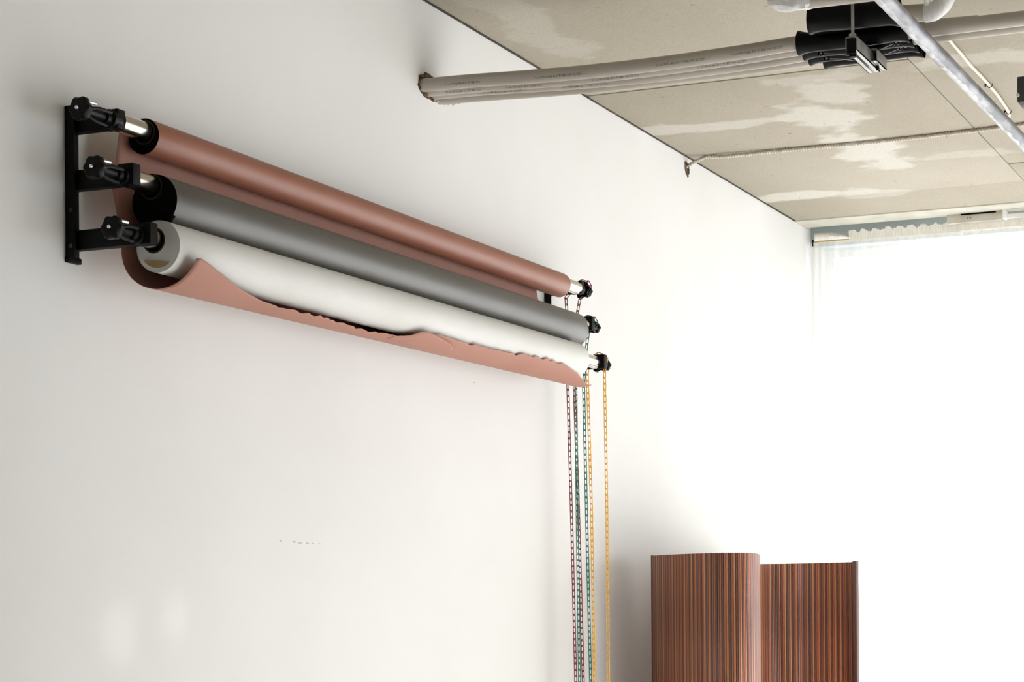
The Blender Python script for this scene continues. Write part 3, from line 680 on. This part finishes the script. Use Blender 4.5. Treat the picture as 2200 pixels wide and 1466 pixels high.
# smooth folded cloth over the rod in the corner
m = MB(); N = 24; vs = []
for i in range(N+1):
    s_ = i/N; x = -2.86+.20*s_; h = .040*(1-s_**3)
    for q in (0, .5, 1): vs.append((x, RY-.010-.006*math.sin(PI*q), RZ+.004+h*q))
m.add(vs, [(3*i+q, 3*i+3+q, 3*i+4+q, 3*i+1+q) for i in range(N) for q in range(2)])
o = m.build('folded_cloth', M['lintel_cloth']); md = o.modifiers.new('thick', 'SOLIDIFY'); md.thickness = .002
tag(o, 'small smooth fold of white cloth over the rod in the wall corner', 'cloth')
pl = thing('slotted_plate', 'pale plate with a dark slot at the ceiling above the curtain', 'plate', (-2.02, 10.36, 3.35))
MB().box(-2.155, -1.875, 10.332, 10.362, 3.325, 3.373, .002).build('plate', M['lintel'], pl)
MB().box(-2.085, -1.91, 10.328, 10.333, 3.3615, 3.3685).build('slot', M['black_matte'], pl, smooth=False)
for x in (-2.05, -2.035): MB().ylathe(x, 3.345, [(10.329, .001), (10.329, .0025), (10.333, .0025)], 8).build('screw', M['hole'], pl)
wb = thing('white_bracket', 'white metal bracket beside the slotted plate at the right edge', 'bracket', (-1.84, 10.36, 3.34))
MB().box(-1.872, -1.858, 10.30, 10.365, 3.325, 3.374, .001).build('side_plate', M['white_wall'], wb)
MB().box(-1.858, -1.50, 10.33, 10.34, 3.328, 3.350, .001).build('rail', M['white_wall'], wb)
MB().box(-1.858, -1.50, 10.30, 10.36, 3.366, 3.374, .001).build('top_flange', M['lintel'], wb)

# ------------------------------------------------------------------ slatted tambour screen
plan = [(1402, 7.60), (1430, 7.44), (1470, 7.29), (1510, 7.19), (1550, 7.13), (1580, 7.12), (1604, 7.15), (1620, 7.22), (1629, 7.33), (1630, 7.47), (1627, 7.64), (1623, 7.84), (1620, 8.04), (1620, 8.22), (1624, 8.37), (1634, 8.47), (1652, 8.53), (1680, 8.555), (1720, 8.56), (1780, 8.52), (1834, 8.46)]
PL = [on_d(u, 1200, d_*1.085) for u, d_ in plan]
for p in PL: p.z = 0
PL = smooth_path(PL, 12); LL = [0]
for a, b in zip(PL, PL[1:]): LL.append(LL[-1]+(b-a).length)
tot = LL[-1]; PITCH = .0086; n = int(tot/PITCH)
scn = thing('tambour_screen', 'free standing wavy screen of narrow brown wooden slats in front of the window', 'screen', (PL[len(PL)//2].x, PL[len(PL)//2].y, 0))
cache = {}
def slat_mesh(h, w_, t_):
    # slightly domed front: 6-sided prism
    o = [(-w_/2, t_/2), (-w_/2, -t_*.2), (-w_*.28, -t_/2), (w_*.28, -t_/2), (w_/2, -t_*.2), (w_/2, t_/2)]
    vs = [(x, y, z) for z in (0, h) for x, y in o]
    return vs, [(5, 4, 3, 2, 1, 0), (6, 7, 8, 9, 10, 11)]+[(i, (i+1) % 6, (i+1) % 6+6, i+6) for i in range(6)]
i = 0; sr_ = random.Random(21); last = -1
for k in range(n):
    d_ = (k+.5)*tot/n
    while LL[i+1] < d_: i += 1
    p = PL[i].lerp(PL[i+1], (d_-LL[i])/(LL[i+1]-LL[i])); t_ = (PL[i+1]-PL[i]).normalized()
    f_ = d_/tot; h = 1.620-.002*min(1, f_/.3)-.021*max(0, min(1, (f_-.3)/.4))+.008*max(0, (f_-.72)/.28)
    c = sr_.choice(([4, 4, 1], [0, 3, 6, 7], [2, 5, 2, 0])[k % 3])
    key = c
    if key not in cache:
        vs, fs = slat_mesh(1.0, .0081, .009); me = bpy.data.meshes.new('slat'); me.from_pydata(vs, [], fs); me.materials.append(M['slats'][c]); cache[key] = me
    o = bpy.data.objects.new('slat', cache[key]); COL.objects.link(o); o.parent = scn; o.matrix_parent_inverse = Matrix.Translation(-scn.location)
    o.location = p; o.rotation_euler = (0, 0, math.atan2(t_.y, t_.x)); o.scale = (1, 1, h)
p = PL[-1]; t_ = (PL[-1]-PL[-3]).normalized()
e = MB().box(0, .019, -.016, .012, 0, 1.609, .002).build('end_batten', M['batten'], scn); e.location = p; e.rotation_euler = (0, 0, math.atan2(t_.y, t_.x))
p = PL[0]; t_ = (PL[2]-PL[0]).normalized()
e = MB().box(-.006, .0, -.006, .006, 0, 1.622, .002).build('end_batten', M['batten'], scn); e.location = p; e.rotation_euler = (0, 0, math.atan2(t_.y, t_.x))

# scuff marks low on the wall: shallow chips
for (u, v, s_) in [(603, 1163, .004), (632, 1165, .005), (645, 1167, .006), (660, 1168, .005), (672, 1168, .004), (686, 1169, .004), (1018, 822, .004)]:
    p = on_x(u, v, XW); b = MB(); b.add([(XW+.0006, p.y+s_*math.cos(a)*1.6, p.z+s_*.35*math.sin(a)) for a in [PI*q/4 for q in range(8)]]+[(XW+.0001, p.y+s_*math.cos(a)*2, p.z+s_*.5*math.sin(a)) for a in [PI*q/4 for q in range(8)]],
        [tuple(range(8))]+[(q, (q+1) % 8, 8+(q+1) % 8, 8+q) for q in range(8)]); b.build('scuff_mark', M['plaster_crumb'], wl, smooth=False)
